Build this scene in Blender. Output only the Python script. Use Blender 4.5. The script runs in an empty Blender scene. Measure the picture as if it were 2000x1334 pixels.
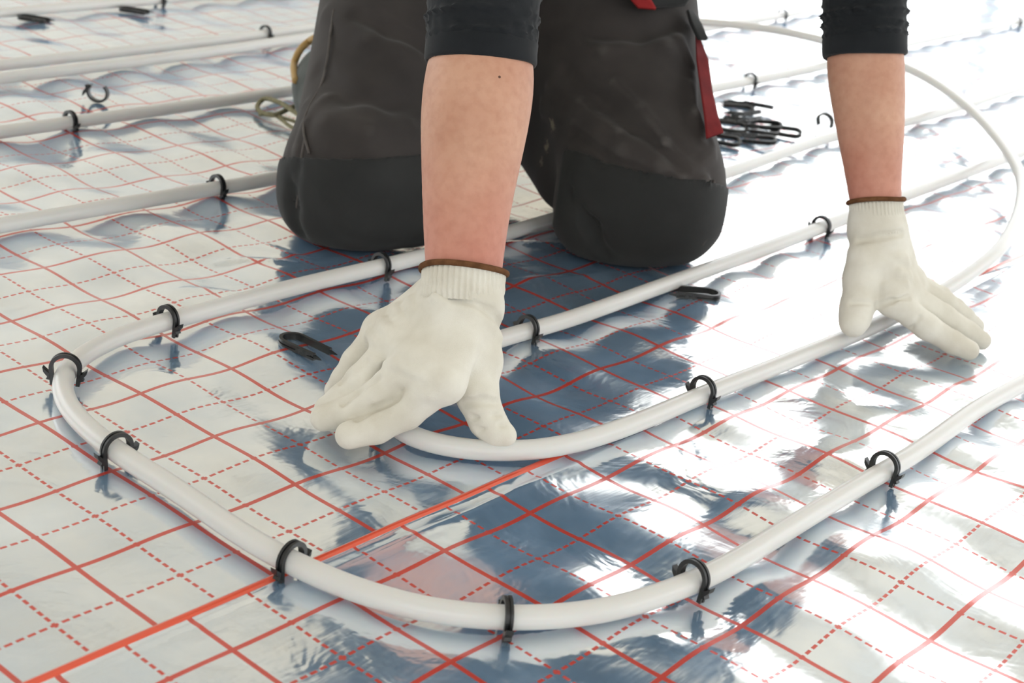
import bpy, math, random
import numpy as np
from mathutils import Vector, Matrix

random.seed(4)
S = bpy.context.scene
COL = S.collection

# ------------------------------------------------------------------ camera
FOC, PITCH, ROLL, CAMH = 2886.2, 0.388729, 0.134962, 0.563373   # focal in pixels of the 2000 px frame
cp, sp, cr, sr = math.cos(PITCH), math.sin(PITCH), math.cos(ROLL), math.sin(ROLL)
FW = np.array([0, cp, -sp]); R0 = np.array([1.0, 0, 0]); U0 = np.array([0, sp, cp])
RT = cr*R0 + sr*U0; UP = -sr*R0 + cr*U0
cam_data = bpy.data.cameras.new('camera'); cam = bpy.data.objects.new('camera', cam_data)
COL.objects.link(cam); S.camera = cam
cam_data.sensor_width = 36.0; cam_data.lens = FOC/2000*36.0
cam.matrix_world = Matrix(((RT[0], UP[0], -FW[0], 0), (RT[1], UP[1], -FW[1], 0), (RT[2], UP[2], -FW[2], CAMH), (0, 0, 0, 1)))
cam_data.dof.use_dof = True; cam_data.dof.focus_distance = 1.27; cam_data.dof.aperture_fstop = 10.0
cam_data.clip_start = 0.02

# ------------------------------------------------------------------ world, light, exposure
W = bpy.data.worlds.new('sky'); S.world = W; W.use_nodes = True
bg = W.node_tree.nodes['Background']
bg.inputs[0].default_value = (0.95, 0.98, 1.0, 1); bg.inputs[1].default_value = 3.1
S.view_settings.view_transform = 'Standard'; S.view_settings.look = 'None'
S.view_settings.gamma = 1.0; S.view_settings.use_curve_mapping = False
S.view_settings.exposure = 0.14
S.cycles.use_denoising = True
S.cycles.sample_clamp_indirect = 8.0
S.cycles.blur_glossy = 0.4
S.cycles.max_bounces = 10; S.cycles.diffuse_bounces = 5; S.cycles.glossy_bounces = 6

# ------------------------------------------------------------------ helpers
def P(px, py, z=0.0):
    """ground-survey helper: the place at height z that the photograph shows at px, py"""
    d = FW + RT*((px-1000)/FOC) + UP*((667-py)/FOC)
    t = (z-CAMH)/d[2]
    return np.array([d[0]*t, d[1]*t, z])

def D(px, py, dep):
    """the place at distance dep along a photograph sight line"""
    return np.array([0, 0, CAMH])+dep*(FW+RT*((px-1000)/FOC)+UP*((667-py)/FOC))

def tag(o, label=None, cat=None, group=None, kind=None):
    if label: o['label'] = label
    if cat: o['category'] = cat
    if group: o['group'] = group
    if kind: o['kind'] = kind
    return o

def link(name, me, mat=None, parent=None):
    o = bpy.data.objects.new(name, me); COL.objects.link(o)
    if mat and not me.materials: me.materials.append(mat)
    if parent: o.parent = parent
    return o

def mesh(name, verts, faces, smooth=True):
    me = bpy.data.meshes.new(name)
    verts = np.asarray(verts, dtype=np.float32)
    if isinstance(faces, np.ndarray):
        n, k = faces.shape
        me.vertices.add(len(verts)); me.vertices.foreach_set('co', verts.ravel())
        me.loops.add(n*k); me.loops.foreach_set('vertex_index', faces.astype(np.int32).ravel())
        me.polygons.add(n); me.polygons.foreach_set('loop_start', np.arange(0, n*k, k, dtype=np.int32))
        me.update(calc_edges=True)
    else:
        me.from_pydata([tuple(map(float, v)) for v in verts], [], faces)
        me.update()
    me.validate()
    me.polygons.foreach_set('use_smooth', [smooth]*len(me.polygons))
    return me

def box(name, lo, hi, mat, parent=None, smooth=False):
    x0, y0, z0 = lo; x1, y1, z1 = hi
    v = [(x0,y0,z0),(x1,y0,z0),(x1,y1,z0),(x0,y1,z0),(x0,y0,z1),(x1,y0,z1),(x1,y1,z1),(x0,y1,z1)]
    f = [(0,3,2,1),(4,5,6,7),(0,1,5,4),(1,2,6,5),(2,3,7,6),(3,0,4,7)]
    return link(name, mesh(name, v, f, smooth), mat, parent)

def catmull(pts, step=0.006):
    pts = [np.array(p, float) for p in pts]
    pts = [2*pts[0]-pts[1]] + pts + [2*pts[-1]-pts[-2]]
    out = []
    for i in range(1, len(pts)-2):
        p0, p1, p2, p3 = pts[i-1:i+3]
        d = lambda a, b: max(np.linalg.norm(b-a), 1e-6)**0.5
        t0 = 0; t1 = t0+d(p0, p1); t2 = t1+d(p1, p2); t3 = t2+d(p2, p3)
        n = max(2, int(np.linalg.norm(p2-p1)/step))
        for k in range(n):
            t = t1+(t2-t1)*k/n
            A1 = (t1-t)/(t1-t0)*p0+(t-t0)/(t1-t0)*p1; A2 = (t2-t)/(t2-t1)*p1+(t-t1)/(t2-t1)*p2; A3 = (t3-t)/(t3-t2)*p2+(t-t2)/(t3-t2)*p3
            B1 = (t2-t)/(t2-t0)*A1+(t-t0)/(t2-t0)*A2; B2 = (t3-t)/(t3-t1)*A2+(t-t1)/(t3-t1)*A3
            out.append((t2-t)/(t2-t1)*B1+(t-t1)/(t2-t1)*B2)
    out.append(pts[-2])
    return np.array(out)

def smooth_path(p, it=30):
    p = p.copy()
    for _ in range(it): p[1:-1] = 0.5*p[1:-1]+0.25*(p[:-2]+p[2:])
    return p

def tube(name, path, r, seg=20):
    """solid round tube along a path; r a number or one per point"""
    path = np.asarray(path); n = len(path)
    T = np.gradient(path, axis=0); T /= np.linalg.norm(T, axis=1)[:, None]
    ref = np.array([0, 0, 1.0]); vs = []
    rr = np.broadcast_to(np.asarray(r, float), (n,))
    N = np.cross(ref, T[0]); 
    if np.linalg.norm(N) < 1e-3: N = np.cross([1.0, 0, 0], T[0])
    a = np.linspace(0, 2*np.pi, seg, endpoint=False)
    for i in range(n):
        N = N-T[i]*(N@T[i]); N /= np.linalg.norm(N); B = np.cross(T[i], N)
        vs.append(path[i]+rr[i]*(np.cos(a)[:, None]*N+np.sin(a)[:, None]*B))
    vs = np.concatenate(vs)
    i, j = np.meshgrid(np.arange(n-1), np.arange(seg), indexing='ij'); j2 = (j+1) % seg
    f = np.stack([i*seg+j, i*seg+j2, (i+1)*seg+j2, (i+1)*seg+j], -1).reshape(-1, 4)
    faces = [tuple(q) for q in f.tolist()] + [tuple(range(seg-1, -1, -1)), tuple(range((n-1)*seg, n*seg))]
    return mesh(name, vs, faces)

# ---- signed distance modelling: smooth unions of limbs, meshed with surface nets
class Field:
    def __init__(s, lo, hi, h):
        s.lo = np.array(lo, np.float32); s.h = h
        s.n = np.ceil((np.array(hi)-s.lo)/h).astype(int)+1
        s.d = np.full(s.n, 0.3, np.float32)
    def region(s, lo, hi):
        a = np.clip(np.floor((np.array(lo)-s.lo)/s.h).astype(int), 0, s.n); b = np.clip(np.ceil((np.array(hi)-s.lo)/s.h).astype(int)+1, 0, s.n)
        sl = tuple(slice(int(x), int(y)) for x, y in zip(a, b))
        ax = [s.lo[k]+s.h*np.arange(a[k], b[k], dtype=np.float32) for k in range(3)]
        return sl, np.meshgrid(*ax, indexing='ij', sparse=True)
    def blend(s, sl, d, k, mode='add'):
        o = s.d[sl]
        if mode == 'sub':
            d = -d; h = np.clip(0.5-0.5*(o-d)/k, 0, 1); s.d[sl] = o*(1-h)+d*h+k*h*(1-h); return
        h = np.clip(0.5+0.5*(o-d)/k, 0, 1)
        s.d[sl] = o*(1-h)+d*h-k*h*(1-h)
    def limb(s, a, b, ra, rb, k=0.01, flat=None, mode='add'):
        """round cone a->b; flat=(normal, f) squeezes it by f along the normal"""
        a = np.array(a, np.float32); b = np.array(b, np.float32); m = max(ra, rb)*1.35+k*1.5+2*s.h
        sl, (X, Y, Z) = s.region(np.minimum(a, b)-m, np.maximum(a, b)+m)
        ab = b-a; L = float(ab@ab)+1e-12
        px, py, pz = X-a[0], Y-a[1], Z-a[2]
        t = np.clip((px*ab[0]+py*ab[1]+pz*ab[2])/L, 0, 1)
        qx, qy, qz = px-t*ab[0], py-t*ab[1], pz-t*ab[2]
        q2 = qx*qx+qy*qy+qz*qz
        sc = 1.0
        if flat is not None:
            nn = np.array(flat[0], float); nn /= np.linalg.norm(nn); g = qx*nn[0]+qy*nn[1]+qz*nn[2]
            q2 = q2+g*g*(1/flat[1]**2-1); sc = 0.85
        s.blend(sl, (np.sqrt(q2)-(ra+(rb-ra)*t))*sc, k, mode)
    def chain(s, pts, rs, k=0.01, flat=None, mode='add'):
        for i in range(len(pts)-1): s.limb(pts[i], pts[i+1], rs[i], rs[i+1], k, flat, mode)
    def ball(s, c, r, k=0.01, mode='add'):
        c = np.array(c, np.float32); r = np.broadcast_to(np.array(r, np.float32), (3,)); m = r+k*1.5+2*s.h
        sl, (X, Y, Z) = s.region(c-m, c+m)
        x, y, z = (X-c[0])/r[0], (Y-c[1])/r[1], (Z-c[2])/r[2]
        k0 = np.sqrt(x*x+y*y+z*z); k1 = np.sqrt((x/r[0])**2+(y/r[1])**2+(z/r[2])**2)+1e-6
        s.blend(sl, k0*(k0-1)/k1, k, mode)
    def fold(s, pts, w, amp):
        """raise (amp>0) or press (amp<0) a soft line of cloth along a polyline"""
        P_ = [np.array(p, np.float32) for p in pts]; m = 3*w
        for a, b in zip(P_[:-1], P_[1:]):
            sl, (X, Y, Z) = s.region(np.minimum(a, b)-m, np.maximum(a, b)+m)
            if 0 in s.d[sl].shape: continue
            ab = b-a; t = np.clip(((X-a[0])*ab[0]+(Y-a[1])*ab[1]+(Z-a[2])*ab[2])/(float(ab@ab)+1e-9), 0, 1)
            q2 = (X-a[0]-t*ab[0])**2+(Y-a[1]-t*ab[1])**2+(Z-a[2]-t*ab[2])**2
            s.d[sl] -= amp*np.exp(-q2/(w*w))
    def floor(s, z=0.001):
        Z = s.lo[2]+s.h*np.arange(s.n[2], dtype=np.float32)
        s.d = np.maximum(s.d, (z-Z)[None, None, :])
    def clip(s, point, normal):
        n_ = np.array(normal, float); n_ /= np.linalg.norm(n_); ax = [s.lo[k]+s.h*np.arange(s.n[k], dtype=np.float32)-point[k] for k in range(3)]
        X, Y, Z = np.meshgrid(*ax, indexing='ij', sparse=True)
        s.d = np.maximum(s.d, X*n_[0]+Y*n_[1]+Z*n_[2])
    def pick(s, px, py):
        """where a photograph sight line first meets the shape"""
        d = FW + RT*((px-1000)/FOC) + UP*((667-py)/FOC)
        t = np.arange(0.9, 2.9, 0.004)
        q = np.array([0, 0, CAMH])+t[:, None]*d
        g = np.round((q-s.lo)/s.h).astype(int); ok = np.all((g >= 0) & (g < s.n), axis=1)
        v = np.full(len(t), 1.0); gi = g[ok]; v[ok] = s.d[gi[:, 0], gi[:, 1], gi[:, 2]]
        i = np.argmax(v < 0) if (v < 0).any() else np.argmin(v)
        return q[i]
    def mesh(s, name, relax=2):
        d = s.d; ins = d < 0; nx, ny, nz = (k-1 for k in d.shape)
        cnt = np.zeros((nx, ny, nz), np.int8)
        for a in (0, 1):
            for b in (0, 1):
                for c in (0, 1): cnt += ins[a:a+nx, b:b+ny, c:c+nz]
        cell = np.argwhere((cnt > 0) & (cnt < 8)); idx = np.full((nx, ny, nz), -1, np.int32)
        idx[tuple(cell.T)] = np.arange(len(cell))
        acc = np.zeros((len(cell), 3)); num = np.zeros(len(cell))
        cs = [(a, b, c) for a in (0, 1) for b in (0, 1) for c in (0, 1)]
        for p in cs:
            for ax in range(3):
                if p[ax]: continue
                q = list(p); q[ax] = 1
                v0 = d[cell[:, 0]+p[0], cell[:, 1]+p[1], cell[:, 2]+p[2]]; v1 = d[cell[:, 0]+q[0], cell[:, 1]+q[1], cell[:, 2]+q[2]]
                m = (v0 < 0) != (v1 < 0); t = np.where(m, v0/np.where(m, v0-v1, 1), 0)
                e = np.array(p, float)[None].repeat(len(cell), 0); e[:, ax] += t
                acc += e*m[:, None]; num += m
        V = (cell+acc/num[:, None])*s.h+s.lo
        F = []
        for ax in range(3):
            u, v = (ax+1) % 3, (ax+2) % 3
            sl0 = [slice(None)]*3; sl1 = [slice(None)]*3; sl0[ax] = slice(0, -1); sl1[ax] = slice(1, None)
            e = np.argwhere(ins[tuple(sl0)] != ins[tuple(sl1)])
            e = e[(e[:, u] > 0) & (e[:, v] > 0) & (e[:, u] < d.shape[u]-1) & (e[:, v] < d.shape[v]-1)]
            q = []
            for du, dv in ((1, 1), (0, 1), (0, 0), (1, 0)):
                c = e.copy(); c[:, u] -= du; c[:, v] -= dv; q.append(idx[tuple(c.T)])
            q = np.stack(q, 1); flip = ~ins[tuple(e.T)]
            q[flip] = q[flip][:, ::-1]; F.append(q)
        F = np.concatenate(F); F = F[(F >= 0).all(1)]
        E = np.concatenate([F[:, [0, 1]], F[:, [1, 2]], F[:, [2, 3]], F[:, [3, 0]]])
        for lam in [0.5, -0.45]*relax:
            A = np.zeros_like(V); np.add.at(A, E[:, 0], V[E[:, 1]]); np.add.at(A, E[:, 1], V[E[:, 0]])
            c = np.bincount(E.ravel(), minlength=len(V)).astype(float); c[c == 0] = 1
            V = V+lam*(A/c[:, None]-V)
        return mesh(name, V, F)

# ---- materials
def nodes(name):
    m = bpy.data.materials.new(name); m.use_nodes = True; nt = m.node_tree
    return m, nt, nt.nodes['Principled BSDF']
def N(nt, t, **kw):
    n = nt.nodes.new(t)
    for k, v in kw.items():
        if k.startswith('i_'): n.inputs[int(k[2:]) if k[2:].isdigit() else k[2:]].default_value = v
        else: setattr(n, k, v)
    return n
def mth(nt, op, a, b=None, c=None):
    n = nt.nodes.new('ShaderNodeMath'); n.operation = op
    for i, v in enumerate((a, b, c)):
        if v is None: continue
        if isinstance(v, (int, float)): n.inputs[i].default_value = v
        else: nt.links.new(v, n.inputs[i])
    return n.outputs[0]
def fabric(name, c1, c2, scale, rough=0.85, bump=0.15, weave=900, spec=0.2, sheen=0.0, dist=0.001):
    m, nt, b = nodes(name); L = nt.links.new
    tc = N(nt, 'ShaderNodeTexCoord'); ns = N(nt, 'ShaderNodeTexNoise'); ns.inputs['Scale'].default_value = scale; ns.inputs['Detail'].default_value = 6
    L(tc.outputs['Object'], ns.inputs['Vector'])
    rp = N(nt, 'ShaderNodeValToRGB'); rp.color_ramp.elements[0].position = 0.35; rp.color_ramp.elements[1].position = 0.68
    rp.color_ramp.elements[0].color = (*c1, 1); rp.color_ramp.elements[1].color = (*c2, 1)
    L(ns.outputs['Fac'], rp.inputs[0]); L(rp.outputs[0], b.inputs['Base Color'])
    n2 = N(nt, 'ShaderNodeTexNoise'); n2.inputs['Scale'].default_value = weave; n2.inputs['Detail'].default_value = 2
    L(tc.outputs['Object'], n2.inputs['Vector'])
    bp = N(nt, 'ShaderNodeBump'); bp.inputs['Strength'].default_value = bump; bp.inputs['Distance'].default_value = dist
    L(n2.outputs['Fac'], bp.inputs['Height']); L(bp.outputs[0], b.inputs['Normal'])
    b.inputs['Roughness'].default_value = rough; b.inputs['Specular IOR Level'].default_value = spec
    if sheen: b.inputs['Sheen Weight'].default_value = sheen; b.inputs['Sheen Roughness'].default_value = 0.5
    return m
def plain(name, c, rough=0.5, spec=0.5, **kw):
    m, nt, b = nodes(name); b.inputs['Base Color'].default_value = (*c, 1); b.inputs['Roughness'].default_value = rough
    b.inputs['Specular IOR Level'].default_value = spec
    for k, v in kw.items(): b.inputs[k].default_value = v
    return m

def foil_material(name):
    """aluminium insulation film: grid lines every 5 cm (solid each 10 cm, dashed between), in the sheet's own metres"""
    m, nt, b = nodes(name); L = nt.links.new
    tc = N(nt, 'ShaderNodeTexCoord'); sx = N(nt, 'ShaderNodeSeparateXYZ'); L(tc.outputs['Object'], sx.inputs[0])
    def fam(u, v):
        dist = mth(nt, 'MULTIPLY', mth(nt, 'ABSOLUTE', mth(nt, 'SUBTRACT', mth(nt, 'FRACT', mth(nt, 'ADD', mth(nt, 'DIVIDE', u, 0.05), 0.5)), 0.5)), 0.05)
        odd = mth(nt, 'GREATER_THAN', mth(nt, 'ABSOLUTE', mth(nt, 'SUBTRACT', mth(nt, 'FRACT', mth(nt, 'ADD', mth(nt, 'DIVIDE', u, 0.1), 0.0)), 0.5)), 0.25)   # 1 near solid lines
        solid = mth(nt, 'MULTIPLY', odd, mth(nt, 'LESS_THAN', dist, 0.00205))
        dash = mth(nt, 'LESS_THAN', mth(nt, 'FRACT', mth(nt, 'ADD', mth(nt, 'DIVIDE', v, 0.00834), 0.33)), 0.68)
        dl = mth(nt, 'MULTIPLY', mth(nt, 'MULTIPLY', mth(nt, 'SUBTRACT', 1.0, odd), mth(nt, 'LESS_THAN', dist, 0.00135)), dash)
        return mth(nt, 'MAXIMUM', solid, dl)
    line = mth(nt, 'MAXIMUM', fam(sx.outputs[0], sx.outputs[1]), fam(sx.outputs[1], sx.outputs[0]))
    # a printed red band along the sheet's edge
    at = N(nt, 'ShaderNodeAttribute', attribute_name='edge_band'); band = mth(nt, 'GREATER_THAN', at.outputs['Fac'], 0.5); line = mth(nt, 'MAXIMUM', line, band)
    # worn, smudged patches: rougher and a little milky
    n1 = N(nt, 'ShaderNodeTexNoise'); n1.inputs['Scale'].default_value = 9; n1.inputs['Detail'].default_value = 5; n1.inputs['Roughness'].default_value = 0.65
    L(tc.outputs['Object'], n1.inputs['Vector'])
    mp = N(nt, 'ShaderNodeMapping'); mp.inputs['Scale'].default_value = (30, 260, 30); mp.inputs['Rotation'].default_value = (0, 0, 0.5); L(tc.outputs['Object'], mp.inputs[0])
    n2 = N(nt, 'ShaderNodeTexNoise'); n2.inputs['Scale'].default_value = 1.0; n2.inputs['Detail'].default_value = 3; L(mp.outputs[0], n2.inputs['Vector'])
    mr = N(nt, 'ShaderNodeMapRange'); mr.inputs[1].default_value = 0.35; mr.inputs[2].default_value = 0.75; mr.inputs[3].default_value = 0.07; mr.inputs[4].default_value = 0.24
    L(n1.outputs['Fac'], mr.inputs[0])
    rg = mth(nt, 'ADD', mr.outputs[0], mth(nt, 'MULTIPLY', mth(nt, 'SUBTRACT', n2.outputs['Fac'], 0.5), 0.12))
    rg = mth(nt, 'MAXIMUM', rg, 0.03)
    rl = mth(nt, 'ADD', mth(nt, 'MULTIPLY', rg, mth(nt, 'SUBTRACT', 1.0, line)), mth(nt, 'MULTIPLY', line, 0.30))
    L(rl, b.inputs['Roughness'])
    mx = N(nt, 'ShaderNodeMix', data_type='RGBA'); mx.inputs[6].default_value = (0.95, 0.915, 0.84, 1); mx.inputs[7].default_value = (0.57, 0.060, 0.042, 1)
    L(line, mx.inputs[0])
    mb = N(nt, 'ShaderNodeMix', data_type='RGBA'); mb.inputs[7].default_value = (0.72, 0.078, 0.03, 1); L(band, mb.inputs[0]); L(mx.outputs[2], mb.inputs[6]); L(mb.outputs[2], b.inputs['Base Color'])
    met = mth(nt, 'ADD', mth(nt, 'MULTIPLY', mth(nt, 'SUBTRACT', 1.0, line), 0.95), mth(nt, 'MULTIPLY', line, 0.30)); L(met, b.inputs['Metallic'])
    L(mth(nt, 'ADD', 0.2, mth(nt, 'MULTIPLY', line, 0.8)), b.inputs['Coat Weight']); b.inputs['Coat Roughness'].default_value = 0.08
    # fine crinkle
    n3 = N(nt, 'ShaderNodeTexNoise'); n3.inputs['Scale'].default_value = 17; n3.inputs['Detail'].default_value = 3; n3.inputs['Distortion'].default_value = 0.8; L(tc.outputs['Object'], n3.inputs['Vector'])
    bp = N(nt, 'ShaderNodeBump'); bp.inputs['Strength'].default_value = 0.3; bp.inputs['Distance'].default_value = 0.004
    L(n3.outputs['Fac'], bp.inputs['Height'])
    bp2 = N(nt, 'ShaderNodeBump'); bp2.inputs['Strength'].default_value = 0.05; bp2.inputs['Distance'].default_value = 0.001; L(n2.outputs['Fac'], bp2.inputs['Height']); L(bp.outputs[0], bp2.inputs['Normal'])
    L(bp2.outputs[0], b.inputs['Normal'])
    # the plastic laminate over the aluminium scatters a little bluish light
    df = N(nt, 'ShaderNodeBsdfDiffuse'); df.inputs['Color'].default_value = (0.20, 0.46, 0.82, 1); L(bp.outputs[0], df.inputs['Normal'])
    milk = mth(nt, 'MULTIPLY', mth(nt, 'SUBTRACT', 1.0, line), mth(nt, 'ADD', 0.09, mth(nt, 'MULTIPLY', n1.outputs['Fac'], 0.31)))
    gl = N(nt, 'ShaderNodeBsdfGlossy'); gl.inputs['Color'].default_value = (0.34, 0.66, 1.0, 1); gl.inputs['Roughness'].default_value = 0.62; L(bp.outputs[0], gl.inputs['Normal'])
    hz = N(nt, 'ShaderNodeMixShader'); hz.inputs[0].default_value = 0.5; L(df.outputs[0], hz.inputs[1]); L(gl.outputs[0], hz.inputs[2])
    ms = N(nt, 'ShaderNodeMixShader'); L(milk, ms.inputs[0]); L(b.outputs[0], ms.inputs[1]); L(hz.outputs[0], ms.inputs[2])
    L(ms.outputs[0], nt.nodes['Material Output'].inputs['Surface'])
    return m

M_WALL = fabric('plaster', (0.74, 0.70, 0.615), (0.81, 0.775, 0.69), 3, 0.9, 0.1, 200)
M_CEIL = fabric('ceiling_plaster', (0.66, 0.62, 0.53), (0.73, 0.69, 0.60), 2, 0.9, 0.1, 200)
M_FRAME = plain('window_frame', (0.75, 0.76, 0.77), 0.4)
M_SLAB = fabric('concrete', (0.30, 0.29, 0.27), (0.42, 0.41, 0.39), 12, 0.9, 0.3, 150)
M_FOIL = foil_material('grid_printed_foil')
M_PIPE = plain('white_pipe', (0.64, 0.64, 0.625), 0.32, 0.5, **{'Subsurface Weight': 0.15, 'Subsurface Scale': 0.01})
M_CLIP = plain('black_plastic', (0.012, 0.013, 0.014), 0.38, 0.5)
M_TROUS = fabric('trouser_cloth', (0.034, 0.030, 0.029), (0.050, 0.044, 0.042), 14, 0.85, 0.25, 1400, 0.2, 0.08)
M_KNEE = fabric('knee_panel_cloth', (0.018, 0.019, 0.019), (0.026, 0.027, 0.027), 14, 0.8, 0.25, 1600, 0.25, 0.06)
M_SHIRT = fabric('black_jersey', (0.010, 0.012, 0.014), (0.016, 0.018, 0.021), 20, 0.9, 0.2, 1800, 0.15, 0.1)
M_GLOVE = fabric('knit_glove', (0.62, 0.59, 0.51), (0.74, 0.72, 0.65), 26, 0.9, 0.35, 1300, 0.15, 0.1)
M_TRIM = fabric('brown_elastic', (0.10, 0.045, 0.02), (0.16, 0.075, 0.035), 120, 0.9, 0.4, 900, 0.1)
M_RED = fabric('red_cloth', (0.22, 0.014, 0.016), (0.30, 0.022, 0.022), 40, 0.85, 0.2, 1400, 0.2)
M_RED2 = fabric('faded_red_cloth', (0.13, 0.010, 0.012), (0.19, 0.015, 0.016), 40, 0.85, 0.2, 1400, 0.2)
M_SEAM = fabric('seam_thread', (0.075, 0.068, 0.063), (0.11, 0.10, 0.095), 60, 0.9, 0.2, 1400, 0.2)
M_BOOT = fabric('grey_suede', (0.075, 0.082, 0.078), (0.12, 0.13, 0.125), 30, 0.85, 0.3, 700, 0.2)
M_SOLE = plain('tan_rubber', (0.40, 0.26, 0.10), 0.6, 0.3)
M_LACE = fabric('olive_cord', (0.16, 0.15, 0.09), (0.26, 0.24, 0.15), 200, 0.9, 0.4, 900, 0.2)
M_HAIR = plain('brown_hair', (0.035, 0.02, 0.012), 0.6)

def skin_material():
    m, nt, b = nodes('skin'); L = nt.links.new
    tc = N(nt, 'ShaderNodeTexCoord'); n1 = N(nt, 'ShaderNodeTexNoise'); n1.inputs['Scale'].default_value = 16; n1.inputs['Detail'].default_value = 6; L(tc.outputs['Object'], n1.inputs['Vector'])
    rp = N(nt, 'ShaderNodeValToRGB'); e = rp.color_ramp.elements
    e[0].position = 0.3; e[0].color = (0.47, 0.235, 0.155, 1); e[1].position = 0.7; e[1].color = (0.59, 0.345, 0.24, 1); L(n1.outputs['Fac'], rp.inputs[0])
    # the skin reddens towards the wrists
    sx = N(nt, 'ShaderNodeSeparateXYZ'); L(tc.outputs['Object'], sx.inputs[0])
    mr = N(nt, 'ShaderNodeMapRange'); mr.inputs[1].default_value = 0.24; mr.inputs[2].default_value = 0.14; mr.inputs[3].default_value = 0; mr.inputs[4].default_value = 0.55; L(sx.outputs[2], mr.inputs[0])
    mx = N(nt, 'ShaderNodeMix', data_type='RGBA'); mx.inputs[7].default_value = (0.53, 0.17, 0.14, 1); L(mr.outputs[0], mx.inputs[0]); L(rp.outputs[0], mx.inputs[6])
    n4 = N(nt, 'ShaderNodeTexNoise'); n4.inputs['Scale'].default_value = 130; n4.inputs['Detail'].default_value = 5; L(tc.outputs['Object'], n4.inputs['Vector'])
    m4 = N(nt, 'ShaderNodeMix', data_type='RGBA', blend_type='MULTIPLY'); m4.inputs[7].default_value = (0.80, 0.70, 0.66, 1)
    L(mth(nt, 'MULTIPLY', mth(nt, 'SUBTRACT', n4.outputs['Fac'], 0.42), 1.6), m4.inputs[0]); m4.clamp_factor = True; L(mx.outputs[2], m4.inputs[6])
    last = m4.outputs[2]
    for spot in MOLES:       # small moles
        vd = N(nt, 'ShaderNodeVectorMath', operation='DISTANCE'); vd.inputs[1].default_value = spot; L(tc.outputs['Object'], vd.inputs[0])
        m5 = N(nt, 'ShaderNodeMix', data_type='RGBA'); m5.inputs[7].default_value = (0.10, 0.045, 0.03, 1); L(mth(nt, 'LESS_THAN', vd.outputs['Value'], 0.0013), m5.inputs[0]); L(last, m5.inputs[6]); last = m5.outputs[2]
    L(last, b.inputs['Base Color'])
    n2 = N(nt, 'ShaderNodeTexNoise'); n2.inputs['Scale'].default_value = 700; L(tc.outputs['Object'], n2.inputs['Vector'])
    bp = N(nt, 'ShaderNodeBump'); bp.inputs['Strength'].default_value = 0.15; bp.inputs['Distance'].default_value = 0.0006; L(n2.outputs['Fac'], bp.inputs['Height']); L(bp.outputs[0], b.inputs['Normal'])
    b.inputs['Roughness'].default_value = 0.55; b.inputs['Specular IOR Level'].default_value = 0.35
    b.inputs['Subsurface Weight'].default_value = 0.12; b.inputs['Subsurface Radius'].default_value = (1.0, 0.35, 0.2); b.inputs['Subsurface Scale'].default_value = 0.006
    return m

# ------------------------------------------------------------------ room
X0, X1, Y0, Y1, ZC = -3.4, 5.2, -3.0, 5.4, 3.4
FZ = -0.03            # the bare slab under the film and its foam boards
tag(box('floor', (X0-.2, Y0-.2, FZ-.1), (X1+.2, Y1+.2, FZ), M_SLAB), kind='structure')
tag(box('ceiling', (X0-.2, Y0-.2, ZC), (X1+.2, Y1+.2, ZC+.15), M_CEIL), kind='structure')
def wall(name, axis, at, lo, hi, openings, n0):
    """a wall slab with rectangular openings (from, to, sill, head), each with a mullioned frame"""
    vs, fs = [], []
    def slab(u0, u1, z0, z1):
        if u1-u0 < 1e-4 or z1-z0 < 1e-4: return
        a, b_ = at
        c = [(u0, z0), (u1, z0), (u1, z1), (u0, z1)]; k = len(vs)
        for t in (a, b_):
            for u, z in c: vs.append((u, t, z) if axis == 'x' else (t, u, z))
        for f in ((0,1,2,3),(7,6,5,4),(0,4,5,1),(1,5,6,2),(2,6,7,3),(3,7,4,0)): fs.append(tuple(k+i for i in f))
    u = lo
    for (a, b_, z0, z1) in openings:
        slab(u, a, FZ, ZC); slab(a, b_, FZ, z0); slab(a, b_, z1, ZC); u = b_
    slab(u, hi, FZ, ZC)
    tag(link(name, mesh(name, vs, fs, False), M_WALL), kind='structure')
    for i, (a, b_, z0, z1) in enumerate(openings):
        vs, fs = [], []; mid = 0.5*(at[0]+at[1])
        at_, at = at, (mid-.03, mid+.03)
        nm = max(1, round((b_-a)/1.1)); fw = .05
        slab(a, b_, z0, z0+fw); slab(a, b_, z1-fw, z1); slab(a, a+fw, z0+fw, z1-fw); slab(b_-fw, b_, z0+fw, z1-fw)
        for q in range(1, nm): m_ = a+(b_-a)*q/nm; slab(m_-fw/2, m_+fw/2, z0+fw, z1-fw)
        at = at_
        tag(link('window_%d' % (n0+i), mesh('window', vs, fs, False), M_FRAME), kind='structure')
        ld = bpy.data.lights.new('window_portal', 'AREA'); ld.shape = 'RECTANGLE'; ld.size = b_-a; ld.size_y = z1-z0; ld.cycles.is_portal = True
        lo_ = bpy.data.objects.new('window_portal', ld); COL.objects.link(lo_)
        out = 1 if mid > 0 else -1
        c = Vector(((a+b_)/2, mid, (z0+z1)/2)) if axis == 'x' else Vector((mid, (a+b_)/2, (z0+z1)/2))
        d = Vector((0, -out, 0)) if axis == 'x' else Vector((-out, 0, 0))
        lo_.matrix_world = Matrix.Translation(c) @ d.to_track_quat('-Z', 'Y').to_matrix().to_4x4()
wall('wall_back', 'x', (Y1, Y1+.2), X0-.2, X1+.2, [(0.40, 5.0, 0.05, 2.75)], 1)
wall('wall_right', 'y', (X1, X1+.2), Y0, Y1, [(-1.5, 1.5, 0.5, 2.6), (2.2, 5.1, 0.05, 3.15)], 2)
wall('wall_left', 'y', (X0-.2, X0), Y0, Y1, [(1.2, 5.1, 0.2, 2.0)], 4)  # unseen window, made large and low to brighten the lower back wall
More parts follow.
